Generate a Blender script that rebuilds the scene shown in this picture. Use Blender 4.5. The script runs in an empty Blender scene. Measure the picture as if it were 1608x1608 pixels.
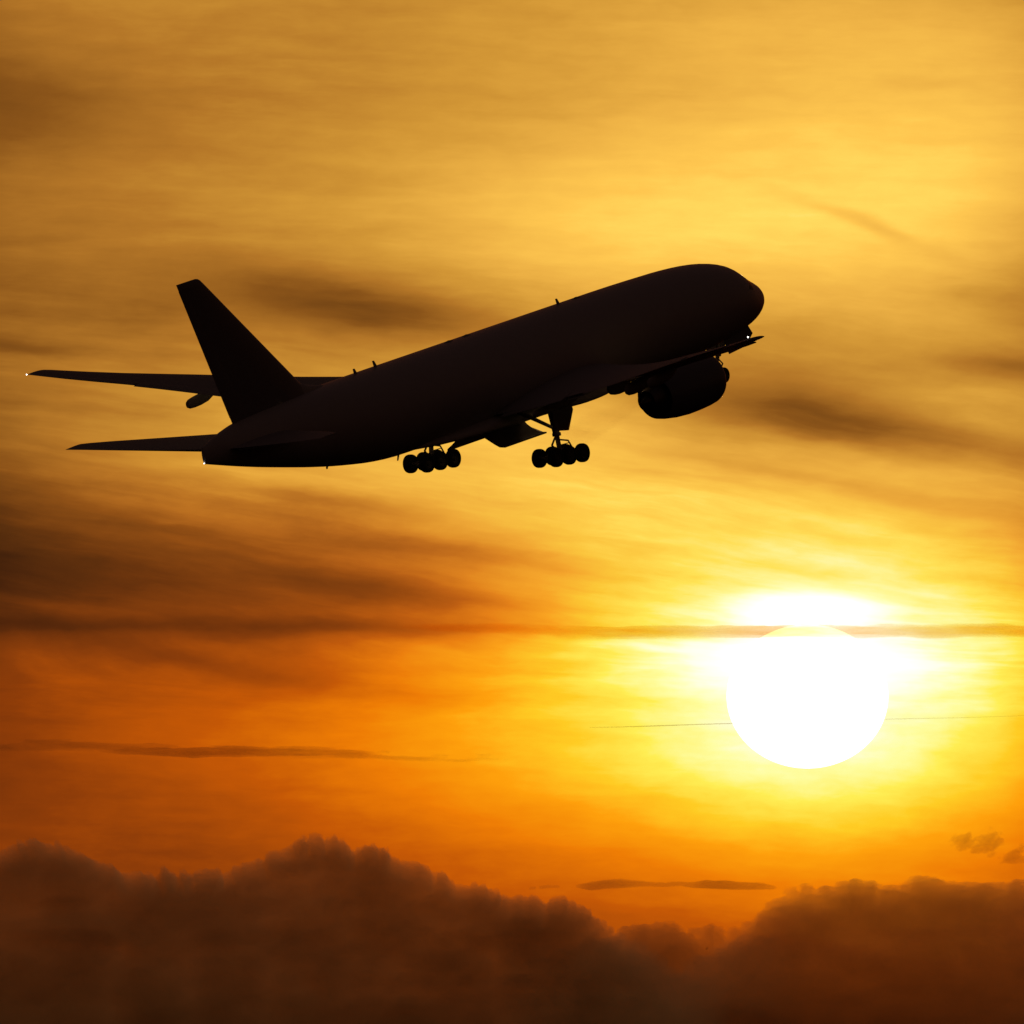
import bpy, bmesh, math, random
import numpy as np
from mathutils import Vector, Matrix, Euler
R = math.radians
scn = bpy.context.scene
col = scn.collection

# ------------------------------------------------------------------ camera
FOV = R(3.36)
E0 = 4.2                                    # degrees above the horizon
CAM = Vector((0, 0, 2.0))
cam = bpy.data.cameras.new('camera')
cam.sensor_width = 36
cam.lens = 18 / math.tan(FOV / 2)
cam.clip_start = 1.0
cam.clip_end = 400000
co = bpy.data.objects.new('camera', cam); col.objects.link(co)
co.location = CAM
co.rotation_euler = (R(90 + E0), 0, 0)
scn.camera = co

# ------------------------------------------------------------------ view
vs = scn.view_settings
scn.display_settings.display_device = 'sRGB'
vs.view_transform = 'Standard'; vs.look = 'None'; vs.exposure = 0; vs.gamma = 1; vs.use_curve_mapping = False
scn.cycles.volume_bounces = 2
scn.cycles.transparent_max_bounces = 32

SUN_AZ, SUN_EL = 0.972, 3.592               # degrees

# ------------------------------------------------------------------ sky
world = bpy.data.worlds.new('World'); scn.world = world
world.use_nodes = True
nt = world.node_tree; nt.nodes.clear()
L = nt.links

def wire(sock, v):
    if isinstance(v, X): L.new(v.s, sock)
    else: sock.default_value = v

class X:                                    # a small expression builder over Math nodes
    def __init__(s, sock): s.s = sock
    def _m(a, op, b=None, c=None):
        n = nt.nodes.new('ShaderNodeMath'); n.operation = op
        wire(n.inputs[0], a)
        if b is not None: wire(n.inputs[1], b)
        if c is not None: wire(n.inputs[2], c)
        return X(n.outputs[0])
    def __add__(a, b): return X._m(a, 'ADD', b)
    def __radd__(a, b): return X._m(a, 'ADD', b)
    def __sub__(a, b): return X._m(a, 'SUBTRACT', b)
    def __rsub__(a, b): return X._m(b, 'SUBTRACT', a)
    def __mul__(a, b): return X._m(a, 'MULTIPLY', b)
    def __rmul__(a, b): return X._m(a, 'MULTIPLY', b)
    def __truediv__(a, b): return X._m(a, 'DIVIDE', b)

def fn(op, a, b=None): return X._m(a, op, b)
def smooth(x, a, b, lo=0.0, hi=1.0):
    n = nt.nodes.new('ShaderNodeMapRange'); n.interpolation_type = 'SMOOTHSTEP'
    wire(n.inputs[0], x)
    n.inputs[1].default_value = a; n.inputs[2].default_value = b
    n.inputs[3].default_value = lo; n.inputs[4].default_value = hi
    return X(n.outputs[0])
def vec(x, y, z):
    n = nt.nodes.new('ShaderNodeCombineXYZ')
    for i, v in enumerate((x, y, z)): wire(n.inputs[i], v)
    return n.outputs[0]
def noise(x, y, z, detail=4.0, rough=0.5, dist=0.0):
    n = nt.nodes.new('ShaderNodeTexNoise'); n.noise_dimensions = '3D'
    L.new(vec(x, y, z), n.inputs['Vector'])
    n.inputs['Scale'].default_value = 1; n.inputs['Detail'].default_value = detail
    n.inputs['Roughness'].default_value = rough; n.inputs['Distortion'].default_value = dist
    return X(n.outputs[0])                  # 0..1 around 0.5
def ramp(t, stops):
    n = nt.nodes.new('ShaderNodeValToRGB'); wire(n.inputs[0], t)
    el = n.color_ramp.elements
    def lin(c): c /= 255.0; return c / 12.92 if c <= .04045 else ((c + .055) / 1.055) ** 2.4
    while len(el) < len(stops): el.new(0.5)
    for e, (p, c) in zip(el, stops):
        e.position = p; e.color = (*[lin(v) for v in c], 1)
    return n.outputs[0]

tc = nt.nodes.new('ShaderNodeTexCoord')
sx = nt.nodes.new('ShaderNodeSeparateXYZ'); L.new(tc.outputs['Generated'], sx.inputs[0])
dx, dy, dz = (X(o) for o in sx.outputs)
az = fn('ARCTAN2', dx, dy) * (180 / math.pi)
el_ = fn('ARCSINE', dz) * (180 / math.pi)
# direction on the sky in units of 0.00209 degree, counted right and down from a point 0.0 E / 4.2 up
K = 1 / 0.0020895
U = az * K + 804.0
V = 804.0 - (el_ - E0) * K

def gauss(cx, cy, sx_, sy_, rot=0.0, u=None, v=None):
    u = U if u is None else u; v = V if v is None else v
    c, s = math.cos(R(rot)), math.sin(R(rot))
    a = (u - cx) * (c / sx_) + (v - cy) * (s / sx_)
    b = (u - cx) * (-s / sy_) + (v - cy) * (c / sy_)
    return fn('EXPONENT', (a * a + b * b) * -0.5)

# slowly wandering coordinates so that no cloud edge is a clean curve
w1 = noise(U * (1/520), V * (1/170), 3.1, 3.0, .5) - .5
w2 = noise(U * (1/150), V * (1/45), 8.7, 3.0, .55) - .5
tilt = smooth(V, 260, 760, 0.03, 0.15) * smooth(V, 950, 1080, 1.0, 0.25)
Vs = V - tilt * (U - 804.0)                 # follows the drawn-out direction of the cirrus
Uw = U + w1 * 160
Vw = V + w1 * 60 + w2 * 26
Vsw = Vs + w1 * 50 + w2 * 16
n_big = noise(Uw * (1/620), Vsw * (1/95), 1.3, 5.0, .52) - .5
n_mid = noise(Uw * (1/300), Vsw * (1/30), 5.9, 5.0, .55) - .5
n_fine = (noise(U * (1/110), (Vs + w2 * 24) * (1/12), 9.4, 4.0, .6) - .5) * smooth(w1, -.18, .22, .2, 1.0)
n_tex = noise((U + w1 * 60) * (1/70), (V + w2 * 30) * (1/26), 2.2, 5.0, .6) - .5

# smooth brightness of the sunlit cirrus sheet over azimuth and elevation
SKY = [
    [0.195, 0.088, 0.054, 0.110, 0.123, 0.112, 0.131, 0.071, -0.054, 0.002, 0.069, 0.038, 0.058, 0.103, 0.093, 0.042],
    [0.186, 0.113, 0.078, 0.111, 0.098, 0.052, 0.122, 0.160, 0.028, 0.056, 0.116, 0.078, 0.058, 0.078, 0.072, 0.028],
    [0.160, 0.113, 0.093, 0.132, 0.132, 0.069, 0.134, 0.200, 0.065, 0.039, 0.100, 0.110, 0.061, 0.055, 0.063, 0.027],
    [0.153, 0.110, 0.100, 0.156, 0.141, 0.074, 0.152, 0.205, 0.074, 0.033, 0.105, 0.142, 0.088, 0.067, 0.079, 0.047],
    [0.173, 0.126, 0.118, 0.182, 0.150, 0.070, 0.167, 0.231, 0.106, 0.091, 0.170, 0.165, 0.126, 0.086, 0.092, 0.070],
    [0.187, 0.147, 0.136, 0.199, 0.227, 0.139, 0.159, 0.232, 0.165, 0.162, 0.205, 0.164, 0.156, 0.081, 0.067, 0.075],
    [0.183, 0.166, 0.151, 0.187, 0.240, 0.124, 0.065, 0.168, 0.209, 0.212, 0.222, 0.219, 0.214, 0.096, 0.062, 0.084],
    [0.175, 0.172, 0.165, 0.202, 0.244, 0.124, 0.077, 0.167, 0.208, 0.229, 0.237, 0.245, 0.216, 0.115, 0.097, 0.102],
    [0.174, 0.172, 0.174, 0.213, 0.211, 0.127, 0.154, 0.197, 0.164, 0.217, 0.232, 0.198, 0.154, 0.102, 0.108, 0.099],
    [0.176, 0.186, 0.201, 0.212, 0.150, 0.095, 0.148, 0.162, 0.130, 0.214, 0.239, 0.189, 0.153, 0.133, 0.125, 0.086],
]
Ug = fn('MINIMUM', fn('MAXIMUM', U + w1 * 110, -80.0), 1688.0)
Vg = fn('MINIMUM', fn('MAXIMUM', V + w1 * 36 + w2 * 22, -60.0), 1620.0)
def bell(x, c, w): d = (x - c) * (1 / w); return fn('EXPONENT', d * d * -0.5)
EX = [bell(Ug, -80 + 196.4444 * i, 166.978) for i in range(10)]
EY = [bell(Vg, -60 + 112.0 * j, 95.2) for j in range(16)]
t = 0.0 * U
for i, row in enumerate(SKY):
    acc = EY[0] * row[0]
    for j in range(1, 16): acc = X._m(EY[j], 'MULTIPLY_ADD', row[j], acc)
    t = X._m(EX[i], 'MULTIPLY_ADD', acc, t)
# streaks
amp_s = smooth(V, 250, 700, .16, .30) * smooth(V, 1040, 1180, 1.0, .35)
t = t + n_big * (amp_s * .7) + n_mid * (amp_s * .62) + n_fine * (amp_s * .32) + n_tex * .075
# darker veils, each broken up by the same drawn-out noise
def veil(cx, cy, sx_, sy_, rot, amp, brk=1.3):
    g = gauss(cx, cy, sx_, sy_, rot, Uw, Vw)
    return g * fn('MAXIMUM', 1.0 + (n_mid * 1.2 + n_big * .8) * brk, 0.0) * amp
dark = 0.0 * U
for a in [(1440, 690, 230, 26, 9, .15), (1545, 572, 110, 16, 3, .08), (585, 488, 165, 28, 9, .25), (40, 160, 110, 40, 8, .06),
          (1275, 645, 160, 30, 10, .20), (1590, 565, 90, 12, 4, .10),
          (300, 900, 330, 24, 6, .04), (660, 935, 150, 15, 7, .12), (720, 870, 140, 12, 7, .10),
          (540, 986, 330, 11, 1, .13), (60, 983, 180, 10, 2, .06), (330, 1042, 200, 12, 9, .07),
          (1350, 348, 80, 8, 20, .10), (1470, 137, 60, 8, 0, .06), (30, 547, 70, 10, 6, .12),
          (1240, 742, 200, 9, 9, .06), (1450, 790, 180, 10, 11, .07)]:
    dark = dark + veil(*a)
# one sheet with a crisp, rippled upper edge low on the left
se = V - 732 - (U - 250) * .155 + w2 * 46 + n_tex * 34 + w1 * 30
dark = dark + smooth(se, -9, 20) * fn('EXPONENT', (se * (1/62)) * (se * (1/62)) * -1.0) * fn('EXPONENT', ((U - 470) * (1/210)) * ((U - 470) * (1/210)) * -1.0) * .11
t = t - dark
# aureole of the sun
core = gauss(1268, 1036, 98, 30) * .23 + gauss(1268, 960, 70, 20) * .26
t = t + core
t = fn('MINIMUM', fn('MAXIMUM', t, 0.02), 1.15) * (1 / 1.15)

low = [(0, (40, 18, 8)), (.15, (90, 39, 10)), (.30, (141, 60, 9)), (.45, (197, 88, 6)), (.58, (239, 125, 5)),
       (.70, (255, 160, 12)), (.80, (255, 204, 36)), (.88, (255, 238, 84)), (.94, (255, 253, 160)), (1.02, (255, 255, 236)), (1.10, (255, 255, 255))]
high = [(0, (46, 25, 12)), (.2, (100, 58, 18)), (.35, (138, 84, 26)), (.5, (180, 118, 40)), (.62, (210, 150, 54)),
        (.74, (238, 178, 70)), (.84, (255, 198, 80)), (.92, (255, 220, 96)), (1.0, (255, 248, 150)), (1.1, (255, 255, 240))]
cl = ramp(t, [(p / 1.15, c) for p, c in low])
ch = ramp(t, [(p / 1.15, c) for p, c in high])
mx = nt.nodes.new('ShaderNodeMix'); mx.data_type = 'RGBA'
wire(mx.inputs[0], smooth(V, 640, 1120)); L.new(ch, mx.inputs[6]); L.new(cl, mx.inputs[7])

# beyond the lit veil the sky falls to a low clear dusk
sky = nt.nodes.new('ShaderNodeTexSky'); sky.sky_type = 'NISHITA'; sky.sun_disc = False
sky.sun_elevation = R(SUN_EL); sky.sun_rotation = R(SUN_AZ)
sky.air_density = 2.0; sky.dust_density = 4.0; sky.ozone_density = 1.0
tint = nt.nodes.new('ShaderNodeMix'); tint.data_type = 'RGBA'; tint.blend_type = 'MULTIPLY'; tint.inputs[0].default_value = 1
L.new(sky.outputs[0], tint.inputs[6]); tint.inputs[7].default_value = (1.0, .50, .52, 1)
bg_s = nt.nodes.new('ShaderNodeBackground'); L.new(tint.outputs[2], bg_s.inputs[0]); bg_s.inputs[1].default_value = 0.024
bg_v = nt.nodes.new('ShaderNodeBackground'); L.new(mx.outputs[2], bg_v.inputs[0]); wire(bg_v.inputs[1], 1.0 + core * 1.1)
cosang = dx * math.sin(R(SUN_AZ)) * math.cos(R(SUN_EL)) + dy * math.cos(R(SUN_AZ)) * math.cos(R(SUN_EL)) + dz * math.sin(R(SUN_EL))
near = smooth(cosang, math.cos(R(9)), math.cos(R(3.2)))
ms = nt.nodes.new('ShaderNodeMixShader'); wire(ms.inputs[0], near)
L.new(bg_s.outputs[0], ms.inputs[1]); L.new(bg_v.outputs[0], ms.inputs[2])
wo = nt.nodes.new('ShaderNodeOutputWorld'); L.new(ms.outputs[0], wo.inputs[0])

# ------------------------------------------------------------------ sun lamp
sl = bpy.data.lights.new('sun_light', 'SUN'); sl.energy = 2.0; sl.angle = R(0.5); sl.color = (1, .62, .28)
so = bpy.data.objects.new('sun_light', sl); col.objects.link(so)
lel = R(SUN_EL + 0.62); laz = R(SUN_AZ)     # just over the disc, so the disc itself does not block it
so.rotation_euler = Vector((math.sin(laz) * math.cos(lel), math.cos(laz) * math.cos(lel), math.sin(lel))).to_track_quat('Z', 'Y').to_euler()

# ------------------------------------------------------------------ materials
def mat(name, base, rough=.5, metal=0.0, var=.12, scale=3.0, coat=0.0):
    m = bpy.data.materials.new(name); m.use_nodes = True
    n = m.node_tree; b = n.nodes['Principled BSDF']
    tcn = n.nodes.new('ShaderNodeTexCoord'); nz = n.nodes.new('ShaderNodeTexNoise')
    n.links.new(tcn.outputs['Object'], nz.inputs['Vector'])
    nz.inputs['Scale'].default_value = scale; nz.inputs['Detail'].default_value = 5
    mr = n.nodes.new('ShaderNodeMix'); mr.data_type = 'RGBA'
    n.links.new(nz.outputs[0], mr.inputs[0])
    mr.inputs[6].default_value = (*[c * (1 - var) for c in base], 1)
    mr.inputs[7].default_value = (*[min(1, c * (1 + var)) for c in base], 1)
    n.links.new(mr.outputs[2], b.inputs['Base Color'])
    rr = n.nodes.new('ShaderNodeMapRange'); n.links.new(nz.outputs[0], rr.inputs[0])
    rr.inputs[3].default_value = max(.02, rough - .08); rr.inputs[4].default_value = min(1, rough + .08)
    n.links.new(rr.outputs[0], b.inputs['Roughness'])
    b.inputs['Metallic'].default_value = metal
    b.inputs['Coat Weight'].default_value = coat
    b.inputs['Specular IOR Level'].default_value = .3
    return m

def emit(name, colr, strength):
    m = bpy.data.materials.new(name); m.use_nodes = True
    n = m.node_tree; n.nodes.clear()
    e = n.nodes.new('ShaderNodeEmission'); e.inputs[0].default_value = (*colr, 1); e.inputs[1].default_value = strength
    o = n.nodes.new('ShaderNodeOutputMaterial'); n.links.new(e.outputs[0], o.inputs[0])
    return m

def vapour(name, density, albedo, aniso=.5, through=(0, 0, 0)):
    m = bpy.data.materials.new(name); m.use_nodes = True
    n = m.node_tree; n.nodes.clear()
    v = n.nodes.new('ShaderNodeVolumePrincipled')
    v.inputs['Color'].default_value = (*albedo, 1); v.inputs['Density'].default_value = density
    v.inputs['Anisotropy'].default_value = aniso
    v.inputs['Absorption Color'].default_value = (*through, 1)
    o = n.nodes.new('ShaderNodeOutputMaterial'); n.links.new(v.outputs[0], o.inputs['Volume'])
    return m

PAINT = mat('fuselage_paint', (.45, .44, .46), .40, 0, .06, 1.5, .0)
WINGM = mat('wing_grey_paint', (.30, .30, .32), .62, 0, .10, 2.0)
TAILM = mat('tail_paint', (.20, .19, .22), .4, 0, .10, 2.0, .2)
NACM = mat('nacelle_paint', (.16, .16, .18), .35, 0, .08, 2.0)
METAL = mat('bare_metal', (.35, .33, .31), .38, 1.0, .12, 6.0)
HOT = mat('heat_stained_metal', (.16, .13, .11), .5, 1.0, .25, 5.0)
GEARM = mat('gear_grey_paint', (.30, .30, .30), .5, 0, .15, 8.0)
RUB = mat('tyre_rubber', (.02, .02, .02), .8, 0, .2, 10.0)
RIM = mat('wheel_rim_paint', (.10, .10, .10), .6, 0, .15, 8.0)
GLASS = mat('cockpit_glass', (.01, .01, .012), .08, 0, .1, 2.0)
LAMP = emit('lit_lamp', (1, .96, .88), 7)
SUNM = emit('sun_surface', (1, .97, .86), 2.0)

# ------------------------------------------------------------------ mesh helpers
PIV = 6.3                                    # the airliner's own origin lies under the belly, level with its wheels
def B(st, y, z): return Vector((31 - st, y, z + PIV))     # station from the nose, left, up from the cabin axis

def done(name, bm, m, parent=None, smooth_=True, bevel=0):
    bmesh.ops.recalc_face_normals(bm, faces=bm.faces)
    me = bpy.data.meshes.new(name); bm.to_mesh(me); bm.free()
    for x in (m if isinstance(m, (list, tuple)) else [m]): me.materials.append(x)
    if smooth_:
        me.polygons.foreach_set('use_smooth', [True] * len(me.polygons))
        try: me.set_sharp_from_angle(angle=R(38))
        except Exception: pass
    o = bpy.data.objects.new(name, me); col.objects.link(o)
    if parent: o.parent = parent
    return o

def loft(bm, rings, cap=True, closed=True, mi=0):
    vs_ = [[bm.verts.new(p) for p in r] for r in rings]
    for a, b in zip(vs_, vs_[1:]):
        n = len(a)
        for i in range(n if closed else n - 1):
            j = (i + 1) % n
            f = bm.faces.new((a[i], a[j], b[j], b[i])); f.material_index = mi
    if cap:
        for r in (vs_[0], vs_[-1]):
            f = bm.faces.new(r); f.material_index = mi
    return vs_

def tube(bm, p, q, r0, r1=None, n=12, mi=0):
    p, q = Vector(p), Vector(q); r1 = r0 if r1 is None else r1
    d = (q - p).normalized(); a = d.orthogonal().normalized(); b = d.cross(a)
    ring = lambda c, r: [c + (a * math.cos(k * math.tau / n) + b * math.sin(k * math.tau / n)) * r for k in range(n)]
    loft(bm, [ring(p, r0), ring(q, r1)], mi=mi)

def pipe(bm, pts, r, n=8):
    for a, b in zip(pts, pts[1:]): tube(bm, a, b, r, n=n)

def lathe(bm, c, axis, prof, n=40, mi=0, cap=False):
    c, axis = Vector(c), Vector(axis).normalized()
    a = axis.orthogonal().normalized(); b = axis.cross(a)
    rings = [[c + axis * s + (a * math.cos(k * math.tau / n) + b * math.sin(k * math.tau / n)) * max(r, .001) for k in range(n)] for s, r in prof]
    loft(bm, rings, cap=cap, mi=mi)

def plate(bm, pts, th, mi=0):
    pts = [Vector(p) for p in pts]
    nrm = Vector((0, 0, 0))
    for i in range(len(pts)): nrm += (pts[i] - pts[0]).cross(pts[(i + 1) % len(pts)] - pts[0])
    nrm.normalize()
    loft(bm, [[p - nrm * th / 2 for p in pts], [p + nrm * th / 2 for p in pts]], mi=mi)

def interp(tab, x):
    xs = [r[0] for r in tab]
    return [float(np.interp(x, xs, [r[i] for r in tab])) for i in range(1, len(tab[0]))]

def smooth_tab(tab, x):                     # monotone-ish cubic through the table rows
    xs = np.array([r[0] for r in tab], float)
    k = int(np.clip(np.searchsorted(xs, x) - 1, 0, len(xs) - 2))
    out = []
    for i in range(1, len(tab[0])):
        y = np.array([r[i] for r in tab], float)
        d = np.diff(y) / np.diff(xs)
        def m(j):
            if j == 0: return d[0]
            if j == len(xs) - 1: return d[-1]
            if d[j - 1] * d[j] <= 0: return 0.0
            return 2 * d[j - 1] * d[j] / (d[j - 1] + d[j])
        h = xs[k + 1] - xs[k]; s = (x - xs[k]) / h
        out.append(float((2*s**3 - 3*s**2 + 1) * y[k] + (s**3 - 2*s**2 + s) * h * m(k) + (-2*s**3 + 3*s**2) * y[k+1] + (s**3 - s**2) * h * m(k+1)))
    return out

# ------------------------------------------------------------------ the airliner
YAW, PITCH, ROLL = 0.9119235755, 0.2702550162, 0.0134051048
body_rot = Euler((ROLL, -PITCH, YAW), 'XYZ')
plane = bpy.data.objects.new('airliner', None); col.objects.link(plane)
axis_pt = Vector((-1.4212873696, 1174.3958941, 97.5402591))
plane.rotation_euler = body_rot
plane.location = axis_pt + body_rot.to_matrix() @ Vector((0, 0, -PIV))
plane['label'] = 'dark twin-engine jet airliner climbing with its landing gear down against the orange sky'
plane['category'] = 'airliner'

# fuselage: station, top, bottom, half width
FUS = [(0.0, -.80, -.90, .05), (.12, -.46, -1.26, .44), (.4, -.14, -1.62, .86), (1.0, .28, -2.02, 1.34), (1.8, .68, -2.36, 1.74),
       (2.7, 1.16, -2.60, 2.08), (3.5, 1.68, -2.74, 2.34), (4.3, 2.10, -2.84, 2.55), (5.4, 2.43, -3.0, 2.75), (7.0, 2.72, -3.16, 2.95),
       (9.0, 2.91, -3.29, 3.06), (11.0, 3.0, -3.27, 3.09), (14.0, 3.06, -3.17, 3.1), (18.0, 3.1, -3.1, 3.1), (41.5, 3.1, -3.1, 3.1), (43.5, 3.1, -3.08, 3.09), (45.5, 3.1, -2.95, 3.02),
       (48.5, 3.08, -2.55, 2.80), (51.5, 3.03, -2.02, 2.44), (54.5, 2.93, -1.40, 1.96), (57.5, 2.74, -.74, 1.40), (59.5, 2.52, -.26, 1.00),
       (61.0, 2.24, .12, .64), (62.0, 1.98, .38, .36), (62.85, 1.72, .60, .12)]
bm = bmesh.new()
sts = sorted(set([0, .05, .12, .22, .4, .7, 1, 1.4, 1.8, 2.2, 2.7, 3.1, 3.5, 3.9, 4.3, 4.8, 5.4, 6.2, 7, 8, 9, 10, 11] + [14 + 2.0 * i for i in range(14)] + [41.5 + 1.0 * i for i in range(22)] + [62.85]))
rings = []
for s_ in sts:
    if s_ > 62.85: continue
    tp, bt, hw = smooth_tab(FUS, s_)
    c = (tp + bt) / 2; h = (tp - bt) / 2
    rings.append([B(s_ + .28 * max(0, 1 - s_ / 4), hw * math.sin(k * math.tau / 64), c + h * math.cos(k * math.tau / 64)) for k in range(64)])
loft(bm, rings)
# wing-to-body fairing under the belly
FAIR = [(19.6, 1.6, -2.75, .20), (20.6, 2.2, -2.85, .35), (22, 2.9, -2.95, .62), (24, 3.2, -2.95, .62), (28, 3.2, -2.9, .48), (32, 3.2, -2.9, .46), (35, 2.9, -2.9, .40), (39.5, 2.2, -2.85, .28), (42.0, 1.5, -2.75, .2)]
rings = []
for s_ in np.linspace(19.6, 42, 30):
    hw, zc, h = smooth_tab(FAIR, s_)
    rr = []
    for k in range(32):
        a = k * math.tau / 32
        ca, sa = math.cos(a), math.sin(a)
        sp = lambda v: math.copysign(abs(v) ** .72, v)
        rr.append(B(s_, hw * sp(sa), zc + h * sp(ca) * (1.6 if ca > 0 else 1)))
    rings.append(rr)
loft(bm, rings)
fus = done('fuselage', bm, PAINT, plane)

# cockpit windows wrapped on the nose surface
def skin(s_, a):                             # a: angle from the top, positive to the left
    tp, bt, hw = smooth_tab(FUS, s_); c = (tp + bt) / 2; h = (tp - bt) / 2
    return B(s_ + .28 * max(0, 1 - s_ / 4), hw * math.sin(a) * 1.004, c + h * math.cos(a) * 1.004 + .004)
for sgn in (-1, 1):
    for (s0, s1, s2, s3, a0, a1) in [(2.5, 3.35, 3.3, 2.55, .04, .62), (2.6, 3.36, 3.55, 2.9, .66, 1.02), (2.98, 3.6, 4.1, 3.5, 1.05, 1.28)]:
        bm = bmesh.new()
        g = []
        for i in range(7):
            f = i / 6; a = a0 + (a1 - a0) * f
            lo_, hi_ = s0 + (s3 - s0) * f, s1 + (s2 - s1) * f
            g.append([skin(lo_ + (hi_ - lo_) * j / 4, sgn * a) for j in range(5)])
        vv = [[bm.verts.new(p) for p in r] for r in g]
        for a_, b_ in zip(vv, vv[1:]):
            for j in range(4): bm.faces.new((a_[j], a_[j+1], b_[j+1], b_[j]))
        ext = bmesh.ops.solidify(bm, geom=bm.faces[:], thickness=.02)
        done('cockpit_window', bm, GLASS, fus)

# antennas: swept blades on the crown and under the rear belly
def blade(s_, z, h, ch, parent, down=False, name='antenna'):
    bm = bmesh.new(); sg = -1 if down else 1
    rings = []
    for f, c_, sw in ((-.25, ch, -.06), (0, ch, 0), (1, ch * .5, h * .6)):
        rings.append([B(s_ + sw, .035, z + sg * h * f), B(s_ + sw + c_ * .5, .05, z + sg * h * f), B(s_ + sw + c_, .012, z + sg * h * f),
                      B(s_ + sw + c_, -.012, z + sg * h * f), B(s_ + sw + c_ * .5, -.05, z + sg * h * f), B(s_ + sw, -.035, z + sg * h * f)])
    loft(bm, rings)
    return done(name, bm, WINGM, parent)
for s_, h in ((22.3, .42), (43.1, .45), (45.35, .36)): blade(s_, 3.09, h, .34, fus)
for s_, h in ((42.2, .40), (50.0, .14)): blade(s_, smooth_tab(FUS, s_)[1], h, .2, fus, True)
for s_ in (20.0, 32.6, 34.6):               # low humps on the crown
    bm = bmesh.new()
    prof = [(0, .02), (.15, .09), (.4, .13), (.7, .09), (.9, .02)]
    rings = [[B(s_ + p, .16 * math.sin(k * math.tau / 10), 3.07 + r * math.cos(k * math.tau / 10)) for k in range(10)] for p, r in prof]
    loft(bm, rings); done('antenna_dome', bm, WINGM, fus)

def ball(name, p, r, m, parent):
    bm = bmesh.new(); bmesh.ops.create_uvsphere(bm, u_segments=12, v_segments=8, radius=r)
    bmesh.ops.translate(bm, verts=bm.verts[:], vec=p)
    return done(name, bm, m, parent)
ball('tail_light', B(62.9, 0, .66), .03, LAMP, fus)

# --- lifting surfaces
def foil(n=22, camber=.02):
    xs = [(1 - math.cos(math.pi * i / n)) / 2 for i in range(n + 1)]
    th = lambda x: 5 * (.2969 * math.sqrt(x) - .126 * x - .3516 * x * x + .2843 * x ** 3 - .1030 * x ** 4)
    up = [(x, th(x), camber * 4 * x * (1 - x)) for x in xs]
    return [(x, +t_, c) for x, t_, c in reversed(up)] + [(x, -t_, c) for x, t_, c in up[1:]]
FO = foil()
def section(le, chord, tc_, twist, span=None, fo=FO):
    """le = (station, y, z) of the leading edge; positive twist lifts the leading edge"""
    c, s = math.cos(R(twist)), math.sin(R(twist))
    out = []
    for x, t_, cb in fo:
        a, h = x * chord, (t_ * tc_ + cb) * chord
        out.append(B(le[0] + a * c + h * s, le[1], le[2] - a * s + h * c))
    return out

def LE(y): return 21.6 + (y - 3.1) * .686
def TE(y): return 34.3 + (y - 3.1) * .14 if y < 10.2 else 35.3 + (y - 10.2) * .363
def ZL(y):
    f = (y - 3.1) / 27.36
    return -1.75 + (y - 3.1) * .105 + 2.27 * f * f + .12 * math.exp(-((y - 21.5) / 5) ** 2)
def TW(y): return float(np.interp(y, [0, 3.1, 9.6, 20, 25, 30.46], [1.8, 1.5, .2, -2.6, -4.0, -4.4]))
def TC(y): return float(np.interp(y, [0, 3.1, 10, 30.46], [.135, .13, .105, .085]))
def wing_pt(y, xc, up=0.0):
    """a point at chord fraction xc of the wing at span y, up metres over the chord line"""
    ch = TE(y) - LE(y); c, s = math.cos(R(TW(y))), math.sin(R(TW(y)))
    return (LE(y) + xc * ch * c + up * s, y, ZL(y) - xc * ch * s + up * c)

def mirror(v, sg): return Vector((v[0], v[1] * sg, v[2]))

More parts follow.
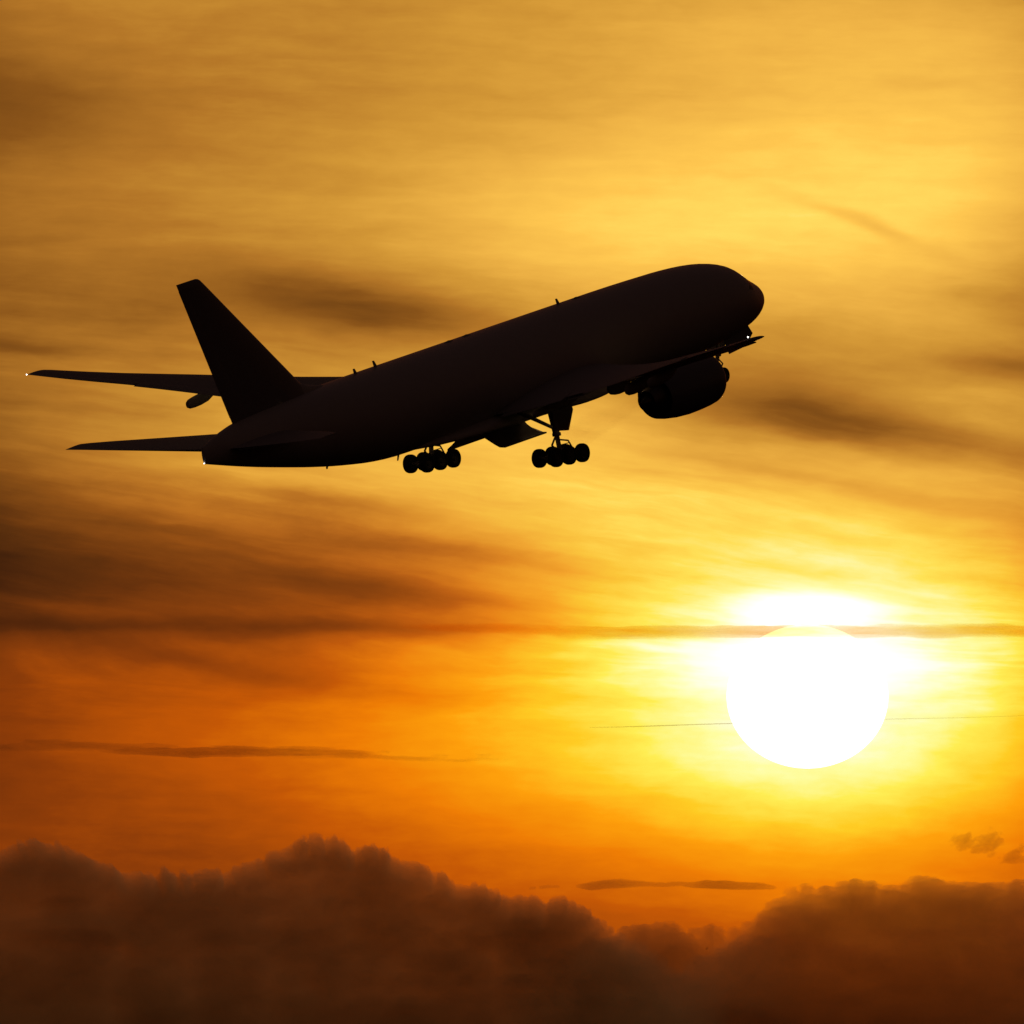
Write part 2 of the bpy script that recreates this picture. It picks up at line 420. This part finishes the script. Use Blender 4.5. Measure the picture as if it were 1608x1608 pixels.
for sg in (1, -1):
    bm = bmesh.new()
    ys = [1.2, 3.1, 5, 7, 8.6, 10.2, 12, 14, 16, 18, 20, 22, 24, 26, 28, 29.4, 30.1, 30.46]
    rings = []
    for y in ys:
        ch = TE(y) - LE(y); le = LE(y)
        if y > 29.3: k = (y - 29.3) / 1.16; le += .04 * k * k; ch -= .04 * k * k
        rings.append([mirror(p, sg) for p in section((le, y, ZL(y)), ch, TC(y) * (1 if y < 30.4 else .8), TW(y))])
    loft(bm, rings)
    wing = done('wing', bm, WINGM, plane)
    # flaps, let out a little for take-off
    for y0, y1, ch0, ch1, aft in ((3.2, 9.2, 2.5, 2.1, .55), (11.4, 23.2, 1.75, 1.1, .42)):
        bm = bmesh.new(); rings = []
        for k in range(9):
            y = y0 + (y1 - y0) * k / 8; ch = ch0 + (ch1 - ch0) * k / 8
            p = wing_pt(y, 1.0, 0.0)
            rings.append([mirror(q, sg) for q in section((p[0] + aft - ch, p[1], p[2] + .06), ch, .14, TW(y) + 4.5)])
        loft(bm, rings); done('flap', bm, WINGM, wing)
    # drooped flaperon between them and the aileron outboard
    for y0, y1, ch, name, dr in ((9.35, 11.2, 1.9, 'flaperon', 7), (23.4, 28.0, .9, 'aileron', .5)):
        bm = bmesh.new(); rings = []
        for k in range(6):
            y = y0 + (y1 - y0) * k / 5
            p = wing_pt(y, 1.0, -.02)
            rings.append([mirror(q, sg) for q in section((p[0] + .12 - ch, p[1], p[2] + .03), ch, .13, TW(y) + dr)])
        loft(bm, rings); done(name, bm, WINGM, wing)
    # slats
    for y0, y1 in ((5.0, 8.7), (10.6, 28.6)):
        bm = bmesh.new(); rings = []
        for k in range(13):
            y = y0 + (y1 - y0) * k / 12; ch = (TE(y) - LE(y)) * .13
            p = wing_pt(y, 0.0)
            rings.append([mirror(q, sg) for q in section((p[0] - .18, p[1], p[2] - .16), ch, .20, TW(y) - 14)])
        loft(bm, rings); done('slat', bm, METAL, wing)
    # canoe fairings over the flap tracks
    for y, tip_s, tip_z, ln, rad in ((6.6, 35.6, -2.05, 4.6, .26), (13.0, 35.3, -.62, 4.6, .40), (16.4, 37.85, -.30, 4.4, .40), (19.6, 39.5, .40, 4.2, .36)):
        bm = bmesh.new(); rings = []
        tip = Vector((tip_s, y, tip_z)); q = wing_pt(y, .55, -.42 if y < 8 else -.30); head = Vector(q)
        for f, r_ in ((0, .02), (.06, .32), (.16, .62), (.34, .95), (.55, 1.0), (.75, .95), (.92, .80), (.985, .55), (1, .2)):
            c = head.lerp(tip, f); c.z -= .06 * math.sin(math.pi * f)
            rings.append([mirror(B(c.x, c.y + .72 * rad * r_ * math.sin(k * math.tau / 14), c.z + rad * 1.15 * r_ * math.cos(k * math.tau / 14)), sg) for k in range(14)])
        loft(bm, rings); done('flap_track_fairing', bm, WINGM, wing)
    ball('navigation_light', mirror(B(42.68 if sg > 0 else 42.2, 30.46, 3.58 if sg > 0 else 3.72), sg), .038, LAMP, wing)

    # --- engine
    ye, ze = 9.61 * sg, -2.86
    ax = Vector((-1, 0, -.03)).normalized()
    c = B(20.0, ye, ze)
    bm = bmesh.new()
    lathe(bm, c, ax, [(1.5, 1.54), (.6, 1.48), (.2, 1.53), (.03, 1.61), (0, 1.67), (.05, 1.74), (.25, 1.81), (.8, 1.86), (1.8, 1.89), (3.0, 1.88), (4.2, 1.78), (5.3, 1.60), (5.95, 1.44), (5.92, 1.38), (4.5, 1.44)], 56)
    eng = done('engine', bm, NACM, plane)
    bm = bmesh.new()
    lathe(bm, c, ax, [(4.4, 1.42), (5.2, 1.15), (5.9, 1.02), (6.4, .88), (6.95, .72), (6.9, .66), (6.2, .68)], 40)
    done('core_nozzle', bm, HOT, eng)
    bm = bmesh.new()
    lathe(bm, c, ax, [(6.1, .66), (6.6, .54), (7.0, .38), (7.35, .20), (7.55, .05)], 32, cap=True)
    done('exhaust_plug', bm, HOT, eng)
    bm = bmesh.new()
    lathe(bm, c, ax, [(.75, .02), (.9, .18), (1.2, .40), (1.6, .55)], 28, cap=True)
    done('spinner', bm, NACM, eng)
    bm = bmesh.new()
    a0 = ax.orthogonal().normalized(); b0 = ax.cross(a0)
    for k in range(22):
        th = k * math.tau / 22
        rad = a0 * math.cos(th) + b0 * math.sin(th); tan = ax.cross(rad)
        pts = []
        for r_, tw, w_ in ((.5, .9, .22), (.85, .75, .26), (1.2, .55, .28), (1.52, .42, .26)):
            d = tan * math.cos(tw) * w_ + ax * math.sin(tw) * w_
            pts.append((c + ax * 1.45 + rad * r_ - d, c + ax * 1.45 + rad * r_ + d))
        for (p0, q0), (p1, q1) in zip(pts, pts[1:]):
            bm.faces.new([bm.verts.new(v) for v in (p0, q0, q1, p1)])
    bmesh.ops.remove_doubles(bm, verts=bm.verts[:], dist=.001)
    lathe(bm, c, ax, [(1.75, .3), (1.76, 1.54)], 40)
    done('fan', bm, HOT, eng)
    # pylon
    bm = bmesh.new(); rings = []
    y = 9.61
    for z0, s0, s1, wd in ((ze + 1.45, 21.6, 28.6, .20), (ze + 1.75, 22.1, 29.2, .24), (ZL(y) - .30, 24.6, 30.2, .24), (ZL(y) + .10, 26.0, 30.4, .18)):
        rr = []
        for k in range(20):
            a = k * math.tau / 20
            x = (1 - math.cos(a)) / 2
            rr.append(B(s0 + (s1 - s0) * x, ye + wd * math.sin(a), z0))
        rings.append(rr)
    loft(bm, rings); done('pylon', bm, NACM, eng)

    # --- tailplane
    bm = bmesh.new(); rings = []
    for f in (0, .15, .3, .5, .7, .85, .95, 1.0):
        y = .35 + 10.41 * f
        le = 54.2 + 7.65 * f; te = 60.7 + 3.15 * f
        if f > .94: le += .1
        rings.append([mirror(p, sg) for p in section((le, y, .95 + 1.2 * f), te - le, .10 if f < 1 else .06, -.6 + 1.5 * f - 1.2, fo=foil(18, 0))])
    loft(bm, rings); stab = done('tailplane', bm, WINGM, plane)
    bm = bmesh.new(); rings = []
    for k in range(5):
        f = .12 + .80 * k / 4; y = .35 + 10.41 * f
        le = 54.2 + 7.65 * f; te = 60.7 + 3.15 * f; ch = (te - le) * .28
        rings.append([mirror(p, sg) for p in section((te - ch + .04, y, .95 + 1.2 * f + .02), ch, .12, -.6, fo=foil(12, 0))])
    loft(bm, rings); done('elevator', bm, WINGM, stab)

# --- fin
def fin_sec(z, le, te, tc_, n=18):
    return [B(le + x * (te - le), t_ * tc_ * (te - le), z) for x, t_, _ in foil(n, 0)]
bm = bmesh.new()
FIN = lambda z: (50.95 + (z - 3.1) * .995, 59.32 + (z - 2.6) * .352)
rings = [fin_sec(z, FIN(z)[0], FIN(z)[1], .09) for z in (2.0, 3.1, 5, 7, 9, 11, 12.2)]
rings += [fin_sec(z, FIN(z)[0] + d, FIN(z)[1], k) for z, d, k in ((12.5, .02, .085), (12.62, .10, .06), (12.68, .30, .03))]
loft(bm, rings); fin = done('tail_fin', bm, TAILM, plane)
bm = bmesh.new(); rings = []
for z in (3.0, 6, 9, 12.2):
    l0, t0 = FIN(z); ch = (t0 - l0) * .30
    rings.append([B(t0 - ch + .03 + x * ch, t_ * .125 * ch, z) for x, t_, _ in foil(12, 0)])
loft(bm, rings); done('rudder', bm, TAILM, fin)
# dorsal fillet
bm = bmesh.new()
rings = [[B(s_, w_ * math.sin(k * math.tau / 16), 2.95 + h * math.cos(k * math.tau / 16)) for k in range(16)] for s_, h, w_ in ((49.2, .16, .10), (50.0, .3, .2), (50.8, .5, .26), (51.6, .8, .28), (52.4, 1.1, .22))]
loft(bm, rings); done('fin_fillet', bm, PAINT, fin)

# --- wheels
def wheel_mesh(r, w):
    bm = bmesh.new()
    lathe(bm, (0, 0, 0), (0, 1, 0), [(-w*.36, r*.55), (-w*.5, r*.66), (-w*.5, r*.84), (-w*.40, r*.95), (-w*.22, r*.995), (0, r), (w*.22, r*.995), (w*.40, r*.95), (w*.5, r*.84), (w*.5, r*.66), (w*.36, r*.55)], 36, 0)
    lathe(bm, (0, 0, 0), (0, 1, 0), [(-w*.36, r*.56), (-w*.30, r*.5), (-w*.18, r*.3), (-w*.36, r*.16), (-w*.36, .01)], 28, 1)
    lathe(bm, (0, 0, 0), (0, 1, 0), [(w*.36, r*.56), (w*.30, r*.5), (w*.18, r*.3), (w*.36, r*.16), (w*.36, .01)], 28, 1)
    bmesh.ops.recalc_face_normals(bm, faces=bm.faces)
    me = bpy.data.meshes.new('wheel'); bm.to_mesh(me); bm.free()
    me.materials.append(RUB); me.materials.append(RIM)
    me.polygons.foreach_set('use_smooth', [True] * len(me.polygons))
    try: me.set_sharp_from_angle(angle=R(35))
    except Exception: pass
    return me
MW = wheel_mesh(.645, .52); NW = wheel_mesh(.545, .40)
def wheel(me, p, parent):
    o = bpy.data.objects.new('wheel', me); col.objects.link(o); o.parent = parent; o.location = p
    return o

for sg in (1, -1):
    y = 5.49 * sg; yt = 4.95 * sg
    cz = -5.60; tl = R(5.5)
    def ax_pt(d, dy=0, dzz=0): return B(31.85 + d, y + dy, cz + d * math.sin(tl) + dzz)
    bm = bmesh.new()
    tube(bm, B(31.6, yt, -1.7), B(31.78, 5.36 * sg, -4.15), .26, .24, 18)
    tube(bm, B(31.78, 5.36 * sg, -4.1), B(31.85, y, cz + .05), .165, .165, 18)
    tube(bm, B(31.78, 5.36 * sg, -4.25), B(31.78, 5.36 * sg, -4.05), .30, .30, 18)
    tube(bm, ax_pt(-1.62), ax_pt(1.62), .17, .17, 14)
    tube(bm, B(31.85, y, cz + .28), B(31.85, y, cz - .16), .24, .22, 16)
    for d in (-1.46, 0, 1.46): tube(bm, ax_pt(d, -.72), ax_pt(d, .72), .10, .10, 12)
    # torque links and steering rods
    pipe(bm, [B(32.05, 5.4 * sg, -4.3), B(32.55, 5.42 * sg, -4.75), B(32.1, y, -5.3)], .07)
    pipe(bm, [B(31.6, 5.4 * sg, -4.55), B(30.75, 5.45 * sg, -4.78), B(30.45, 5.46 * sg, -5.3)], .055)
    pipe(bm, [B(31.6, 5.4 * sg + .2, -4.95), B(30.4, 5.46 * sg + .2, -5.0)], .03)
    pipe(bm, [B(32.1, 5.4 * sg, -5.0), B(32.7, 5.4 * sg, -5.02), B(33.25, 5.46 * sg, -5.3)], .035)
    gear = done('main_gear', bm, GEARM, plane)
    for d in (-1.46, 0, 1.46):
        for dy in (-.70, .70): wheel(MW, ax_pt(d, dy), gear)
    bm = bmesh.new()
    tube(bm, B(31.8, 5.3 * sg, -3.75), B(31.9, 2.9 * sg, -2.6), .12, .12, 12)
    done('side_brace', bm, GEARM, gear)
    bm = bmesh.new()
    tube(bm, B(31.8, 5.3 * sg, -3.75), B(34.4, 4.3 * sg, -2.0), .11, .11, 12)
    done('drag_brace', bm, GEARM, gear)
    # door carried on the leg, outboard
    bm = bmesh.new()
    yo = 6.02 * sg
    plate(bm, [B(30.30, yo - .25 * sg, -2.0), B(30.46, yo, -2.74), B(31.25, yo, -4.0), B(32.85, yo, -3.72), B(32.75, yo, -2.4), B(32.7, yo - .25 * sg, -1.8)], .07)
    done('leg_door', bm, NACM, gear)
    # belly door, hinged near the keel and hanging half open
    bm = bmesh.new()
    dp = lambda s_, yy, sag=0: B(s_, yy * sg, -3.45 - (yy - 1.1) * (.55 if sg < 0 else .70) - sag)
    prof = [(.95, 0), (1.6, .02), (2.2, .05), (2.6, .03), (2.86, -.03)]
    front = [29.62, 29.95, 30.05, 29.95, 29.60]; rear = [34.55, 34.58, 34.60, 34.62, 34.35]
    if sg > 0: front = [v_ - 1.0 for v_ in front]; rear = [v_ - 1.0 for v_ in rear]     # the far door has swung a little further
    rings = []
    for f in np.linspace(0, 1, 8):
        up_ = [dp(front[i] + (rear[i] - front[i]) * f, yy, sag) for i, (yy, sag) in enumerate(prof)]
        rings.append([p + Vector((0, 0, .05)) for p in up_] + [p - Vector((0, 0, .05)) for p in reversed(up_)])
    loft(bm, rings); done('belly_door', bm, NACM, gear)

# nose gear
bm = bmesh.new()
tube(bm, B(5.3, 0, -2.4), B(5.8, 0, -4.3), .15, .14, 14)
tube(bm, B(5.8, 0, -4.2), B(5.9, 0, -5.25), .10, .10, 14)
tube(bm, B(5.9, -.46, -5.3), B(5.9, .46, -5.3), .09, .09, 12)
tube(bm, B(5.72, 0, -3.9), B(7.6, 0, -2.7), .08, .08, 10)
pipe(bm, [B(5.7, 0, -4.15), B(5.25, 0, -4.6), B(5.8, 0, -5.1)], .05)
ng = done('nose_gear', bm, GEARM, plane)
for dy in (-.40, .40): wheel(NW, B(5.9, dy, -5.3), ng)
ball('taxi_light', B(5.45, 0, -3.95), .12, METAL, ng)
for sg in (1, -1):
    bm = bmesh.new()
    plate(bm, [B(2.75, .72 * sg, -2.45), B(2.60, .92 * sg, -3.05), B(3.6, .95 * sg, -3.75), B(5.6, .95 * sg, -3.9), B(5.7, .74 * sg, -2.8)], .06)
    done('nose_gear_door', bm, NACM, ng)

# ------------------------------------------------------------------ far sky objects
def ray(u, v):
    """unit direction of a bearing given in the sky units used above"""
    a = R((u - 804.0) / K); e = R(E0 - (v - 804.0) / K)
    return Vector((math.sin(a) * math.cos(e), math.cos(a) * math.cos(e), math.sin(e)))

# the sun's disc, flattened by the thick air near the horizon
SD = 150000.0
me_bm = bmesh.new(); bmesh.ops.create_uvsphere(me_bm, u_segments=96, v_segments=48, radius=SD * math.tan(R(127 / K)))
sun = done('sun', me_bm, SUNM)
sun.location = CAM + ray(1269, 1094) * SD; sun.scale = (1, 1, 113 / 127)
sun['label'] = 'blinding white setting sun disc low on the right'; sun['category'] = 'sun'

# numpy value noise for the cloud shapes
rng = np.random.default_rng(11)
TAB = rng.random((256, 256))
def vn(x, y):
    xi = np.floor(x).astype(int); yi = np.floor(y).astype(int)
    fx = x - xi; fy = y - yi
    fx = fx**3 * (fx * (fx * 6 - 15) + 10); fy = fy**3 * (fy * (fy * 6 - 15) + 10)
    g = lambda a, b: TAB[a & 255, b & 255]
    return (g(xi, yi) * (1 - fx) + g(xi + 1, yi) * fx) * (1 - fy) + (g(xi, yi + 1) * (1 - fx) + g(xi + 1, yi + 1) * fx) * fy
def fbm(x, y, o=5, bil=False, gain=.5):
    a, s, tot = 1.0, 0, 0
    for i in range(o):
        n = vn(x * 2**i + 17.3 * i, y * 2**i + 5.1 * i)
        if bil: n = np.abs(2 * n - 1) * 1.6
        s = s + a * n; tot += a; a *= gain
    return s / tot

def cloud(name, D, u0, u1, v0, v1, step, thick, m, half):
    """A closed body at distance D: half(U, V) gives its half depth (0..1 of thick) over a patch of sky."""
    us = np.arange(u0, u1 + step, step); vs__ = np.arange(v0, v1 + step, step)
    Ug, Vg = np.meshgrid(us, vs__)
    H = np.clip(half(Ug, Vg), 0, None)
    H[0, :] = 0; H[-1, :] = 0; H[:, 0] = 0; H[:, -1] = 0
    A = np.radians((Ug - 804) / K); Ev = np.radians(E0 - (Vg - 804) / K)
    d = np.stack([np.sin(A) * np.cos(Ev), np.cos(A) * np.cos(Ev), np.sin(Ev)], -1)
    base = np.array(CAM) + d * D
    ny, nx = H.shape
    def grow(m, k):
        p = np.pad(m, 1, constant_values=(k == min)); sh = [p[a:a + m.shape[0], b:b + m.shape[1]] for a in range(3) for b in range(3)]
        out = sh[0].copy()
        for x in sh[1:]: out = (out & x) if k == min else (out | x)
        return out
    live = H > 1e-4
    if name == 'cloud_bank': live = grow(grow(grow(grow(live, min), min), max), max) & live
    else: live = grow(grow(live, min), max) & live
    H = np.where(live, H, 0)
    fmask = live[:-1, :-1] | live[1:, :-1] | live[:-1, 1:] | live[1:, 1:]
    off = (H * thick)[..., None] * np.array([0, 1.0, 0])
    wob = (fbm(Ug / 90 + 3, Vg / 60, 4) - .5)[..., None] * np.array([0, thick * .5, 0])
    front = (base - off + wob).reshape(-1, 3); back = (base + off + wob).reshape(-1, 3)
    idx = np.arange(ny * nx).reshape(ny, nx)
    idb = np.where(live, idx + ny * nx, idx)
    q = lambda I: np.stack([I[:-1, :-1], I[:-1, 1:], I[1:, 1:], I[1:, :-1]], -1)[fmask]
    F = np.concatenate([q(idx)[:, ::-1], q(idb)])
    V3 = np.concatenate([front, back])
    used = np.unique(F); remap = np.full(len(V3), -1); remap[used] = np.arange(len(used))
    F = remap[F]; V3 = V3[used]
    c = V3.mean(0)
    me = bpy.data.meshes.new(name)
    me.vertices.add(len(V3)); me.vertices.foreach_set('co', (V3 - c).ravel())
    me.loops.add(F.size); me.loops.foreach_set('vertex_index', F.ravel().astype(np.int32))
    me.polygons.add(len(F)); me.polygons.foreach_set('loop_start', np.arange(0, F.size, 4, dtype=np.int32))
    me.polygons.foreach_set('use_smooth', np.ones(len(F), bool))
    me.update(calc_edges=True); me.validate()
    me.materials.append(m)
    o = bpy.data.objects.new(name, me); col.objects.link(o); o.location = c
    return o

def soft(s, w): return np.where(s > 0, 1 - np.exp(-np.clip(s, 0, None) / w), 0)
def outline(pts): 
    xs = [p[0] for p in pts]; ys = [p[1] for p in pts]
    return lambda U_: np.interp(U_, xs, ys)

# cumulus bank, left
bankL = outline([(-700, 1400), (-200, 1380), (-60, 1372), (0, 1360), (20, 1340), (38, 1330), (60, 1322), (78, 1334), (112, 1340), (150, 1354), (185, 1372), (215, 1384), (250, 1382), (270, 1377),
                 (300, 1384), (330, 1374), (352, 1384), (375, 1374), (400, 1360), (440, 1347), (462, 1334), (490, 1330), (505, 1325), (525, 1320), (541, 1326), (550, 1342), (570, 1336), (600, 1335),
                 (618, 1348), (630, 1362), (648, 1368), (682, 1374), (702, 1378), (716, 1392), (752, 1395), (790, 1407), (822, 1417), (856, 1422), (880, 1413), (905, 1424), (932, 1444), (952, 1452),
                 (975, 1462), (1010, 1482), (1060, 1510), (1150, 1540), (1300, 1570), (1500, 1600), (1700, 1700)])
def hL(U_, V_):
    s = V_ - bankL(U_) - 2
    wx = (fbm(U_ / 30 + 50, V_ / 30, 4) - .5) * 26
    s = s + bankL(U_) - bankL(U_ + wx)
    b = fbm((U_ + wx) / 44, V_ / 26, 5, True); b2 = fbm(U_ / 12 + 9, V_ / 9 + U_ / 40, 4, True)
    s = s + (b - .45) * 16 + (b2 - .45) * 11
    fold = .80 + .34 * (fbm(U_ / 120 + 4, V_ / 60, 4, True) - .5) + .25 * np.clip((V_ - 1400) / 250, 0, 1)
    return soft(s, 4 + 40 * np.clip((U_ - 900) / 160, 0, 1)) * fold * np.clip((1900 - V_) / 120, 0, 1) * np.clip((1150 - U_) / 240, 0, 1)
o = cloud('cloud_bank', 30000, -640, 1720, 1290, 1900, 2.0, 420, vapour('cloud_left', 3.1e-3, (.16, .125, .10), .3, (.04, .01, 0)), hL)
o['label'] = 'long dark brown cumulus bank with two humped peaks along the bottom left'; o['category'] = 'cloud'; o['group'] = 'cumulus banks on the horizon'

bankR = outline([(700, 1720), (900, 1600), (1000, 1560), (1080, 1510), (1130, 1478), (1160, 1458), (1180, 1442), (1202, 1418), (1232, 1404), (1290, 1394), (1320, 1386), (1350, 1383), (1390, 1388), (1430, 1385), (1480, 1379),
                 (1530, 1377), (1560, 1385), (1608, 1386), (1720, 1378), (1850, 1390), (2100, 1400), (2400, 1400)])
def hR(U_, V_):
    s = V_ - bankR(U_) - 2
    s = s + (fbm(U_ / 50, V_ / 24, 5, True) - .45) * 22 + (fbm(U_ / 18, V_ / 12, 3) - .5) * 12
    fold = .80 + .22 * (fbm(U_ / 150 + 14, V_ / 70 + 3, 4) - .5) + .30 * np.clip((V_ - 1420) / 220, 0, 1)
    return soft(s, 15 + 30 * np.clip((1180 - U_) / 120, 0, 1)) * fold * np.clip((1900 - V_) / 120, 0, 1) * np.clip((U_ - 960) / 290, 0, 1)
o = cloud('cloud_bank', 36000, 700, 2300, 1330, 1900, 3.5, 420, vapour('cloud_right', 2.9e-3, (.16, .125, .10), .3, (.04, .01, 0)), hR)
o['label'] = 'broad soft-edged brown cloud bank at the bottom right under the sun'; o['category'] = 'cloud'; o['group'] = 'cumulus banks on the horizon'

bankM = outline([(500, 1560), (700, 1520), (850, 1500), (940, 1476), (985, 1462), (1010, 1458), (1032, 1450), (1058, 1446), (1080, 1458), (1110, 1460), (1135, 1456), (1160, 1462), (1230, 1470), (1350, 1500), (1500, 1540), (1700, 1600)])
def hM(U_, V_):
    s = V_ - bankM(U_) - 2
    s = s + (fbm(U_ / 40 + 31, V_ / 24, 5, True) - .45) * 30 + (fbm(U_ / 14, V_ / 12 + 40, 3) - .5) * 10
    return soft(s, 18) * .85 * np.clip((1900 - V_) / 120, 0, 1) * np.clip((U_ - 780) / 230, 0, 1) * np.clip((1270 - U_) / 230, 0, 1)
o = cloud('cloud_bank', 42000, 480, 1700, 1380, 1900, 3.5, 420, vapour('cloud_middle', 2.8e-3, (.16, .125, .10), .3, (.04, .01, 0)), hM)
o['label'] = 'faint ragged cloud bank in the gap between the left and right banks'; o['category'] = 'cloud'; o['group'] = 'cumulus banks on the horizon'

# thin flat cloud and ragged wisps over the banks
def lens(cx, pts_top, pts_bot, w, seed, ruff=8):
    ft, fb = outline(pts_top), outline(pts_bot)
    def h(U_, V_):
        n = (fbm(U_ / 55 + seed, V_ / 9 + seed, 4) - .5) * ruff
        s = np.minimum(V_ - ft(U_) + n, fb(U_) - V_ + n * .6)
        return soft(s, w) * (.75 + .6 * (fbm(U_ / 70 + seed, V_ / 10, 3) - .5))
    return h
o = cloud('flat_cloud', 38000, 800, 1250, 1360, 1420, 1.5, 260, vapour('cloud_flat', 4.4e-3, (.15, .07, .03), .4, (.05, .01, 0)),
          lens(0, [(800, 1400), (860, 1391), (900, 1391), (930, 1386), (975, 1379), (1000, 1382), (1030, 1387), (1070, 1385), (1110, 1380), (1160, 1384), (1200, 1389), (1240, 1400)],
               [(800, 1396), (900, 1393), (925, 1398), (960, 1398), (1020, 1394), (1070, 1392), (1110, 1396), (1150, 1398), (1190, 1398), (1240, 1396)], 7, 3))
o['label'] = 'thin flat dark cloud sliver in the gap between the two banks'; o['category'] = 'cloud'

def puff(cx, cy, rx, ry, seed):
    def h(U_, V_):
        r = np.sqrt(((U_ - cx) / rx) ** 2 + ((V_ - cy) / ry) ** 2)
        s = (1 - r) * .9 + (fbm(U_ / 24 + seed, V_ / 12 + seed + U_ / 60, 6, gain=.62) - .52) * 3.6
        return soft(np.where(r < 1.5, s * np.clip((1.5 - r) / .7, 0, 1), 0), 1.5)
    return h
o = cloud('cloud_wisp', 33000, 1470, 1600, 1290, 1365, 1.3, 300, vapour('cloud_wisp_a', 2.5e-3, (.18, .08, .03), .4, (.05, .01, 0)), puff(1540, 1324, 36, 17, 12))
o['label'] = 'small ragged dark cloud wisp floating above the right bank, upper of the pair'; o['category'] = 'cloud'; o['group'] = 'wisps over the right cloud bank'
o = cloud('cloud_wisp', 33000, 1550, 1660, 1320, 1375, 1.3, 300, vapour('cloud_wisp_b', 2.4e-3, (.18, .08, .03), .4, (.05, .01, 0)), puff(1597, 1347, 36, 14, 23))
o['label'] = 'small ragged dark cloud wisp at the right edge, lower of the pair'; o['category'] = 'cloud'; o['group'] = 'wisps over the right cloud bank'

# drawn-out streaks
def streak(vc, up_, dn, x0, x1, fade, seed, w=9, fray=9):
    def h(U_, V_):
        c = vc(U_) + (fbm(U_ / 160 + seed, U_ * 0 + seed, 4) - .5) * 7
        e = np.clip((U_ - x0) / fade, 0, 1) * np.clip((x1 - U_) / fade, 0, 1)
        e = np.sqrt(e)
        n = (fbm(U_ / 70 + seed, V_ / 5 + seed, 5, gain=.6) - .5) * fray
        s = np.minimum((V_ - c) + up_ * e + n, (c - V_) + dn * e + n * .5)
        return soft(s, w) * e * np.clip(.8 + 1.5 * (fbm(U_ / 110 + seed, V_ / 7, 4) - .5), .1, 1.4)
    return h
o = cloud('streak_cloud', 45000, 560, 2100, 960, 1020, 1.6, 200, vapour('cloud_streak_a', 8.0e-3, (.04, .02, .002), .4, (.88, .42, .02)),
          streak(outline([(560, 984), (830, 992), (1100, 994), (1270, 993), (1608, 993), (2100, 990)]), 13, 9, 560, 2100, 420, 2))
o['label'] = 'thin straight orange cloud streak cutting across the top of the sun'; o['category'] = 'cloud'; o['group'] = 'thin cloud streaks'
o = cloud('streak_cloud', 45000, -500, 800, 1150, 1220, 1.3, 200, vapour('cloud_streak_b', 4.6e-3, (.14, .06, .02), .4, (.05, .01, 0)),
          streak(outline([(-500, 1172), (0, 1174), (150, 1174), (300, 1184), (480, 1183), (700, 1190), (800, 1192)]), 9, 9, -500, 800, 420, 7, 10, 24))
o['label'] = 'thin dark brown cloud streak low on the left, clear of the sun'; o['category'] = 'cloud'; o['group'] = 'thin cloud streaks'

# far contrail passing behind the sun's glare
bm = bmesh.new(); rings = []
CD = 60000.0
for f in np.linspace(0, 1, 30):
    u = 926 + (1900 - 926) * f; v = 1142.5 - (u - 926) * .0262 + .4 * math.sin(f * 23)
    r_ = (.45 + .55 * min(1, f * 12)) * 1.0 / K * math.pi / 180 * CD * (1 - .8 * f)
    p = CAM + ray(u, v) * CD
    rings.append([p + Vector((0, r_ * math.cos(k * math.tau / 10), r_ * math.sin(k * math.tau / 10))) for k in range(10)])
loft(bm, rings)
cmid = CAM + ray(1300, 1132) * CD
for v_ in bm.verts: v_.co -= cmid
o = done('contrail', bm, vapour('contrail_vapour', 2.0e-1, (.2, .1, .05), .3, (.2, .05, 0))); o.location = cmid
o['label'] = 'hair-thin dark contrail line running level beside the sun'; o['category'] = 'contrail'

# faint hot exhaust trailing from the near engine
bm = bmesh.new(); rings = []
for f in np.linspace(0, 1, 26):
    st_ = 27.4 + 9.0 * f; r_ = .55 + 1.0 * f
    rings.append([B(st_, -9.61 + r_ * (1 + .25 * math.sin(7 * f + 2 * k)) * math.sin(k * math.tau / 20), -2.95 - .75 * f + r_ * .7 * (1 + .3 * math.sin(9 * f + 3.1 * k)) * math.cos(k * math.tau / 20)) for k in range(20)])
loft(bm, rings)
mw = Matrix.Translation(plane.location) @ body_rot.to_matrix().to_4x4()
c0 = mw @ B(31, -9.61, -3.2)
for v_ in bm.verts: v_.co = mw @ v_.co - c0
o = done('exhaust_haze', bm, vapour('hot_exhaust', 5.5e-2, (.3, .15, .06), .3, (.35, .12, .02))); o.location = c0
o['kind'] = 'stuff'; o['label'] = 'faint brown exhaust haze trailing behind the near engine'; o['category'] = 'exhaust'
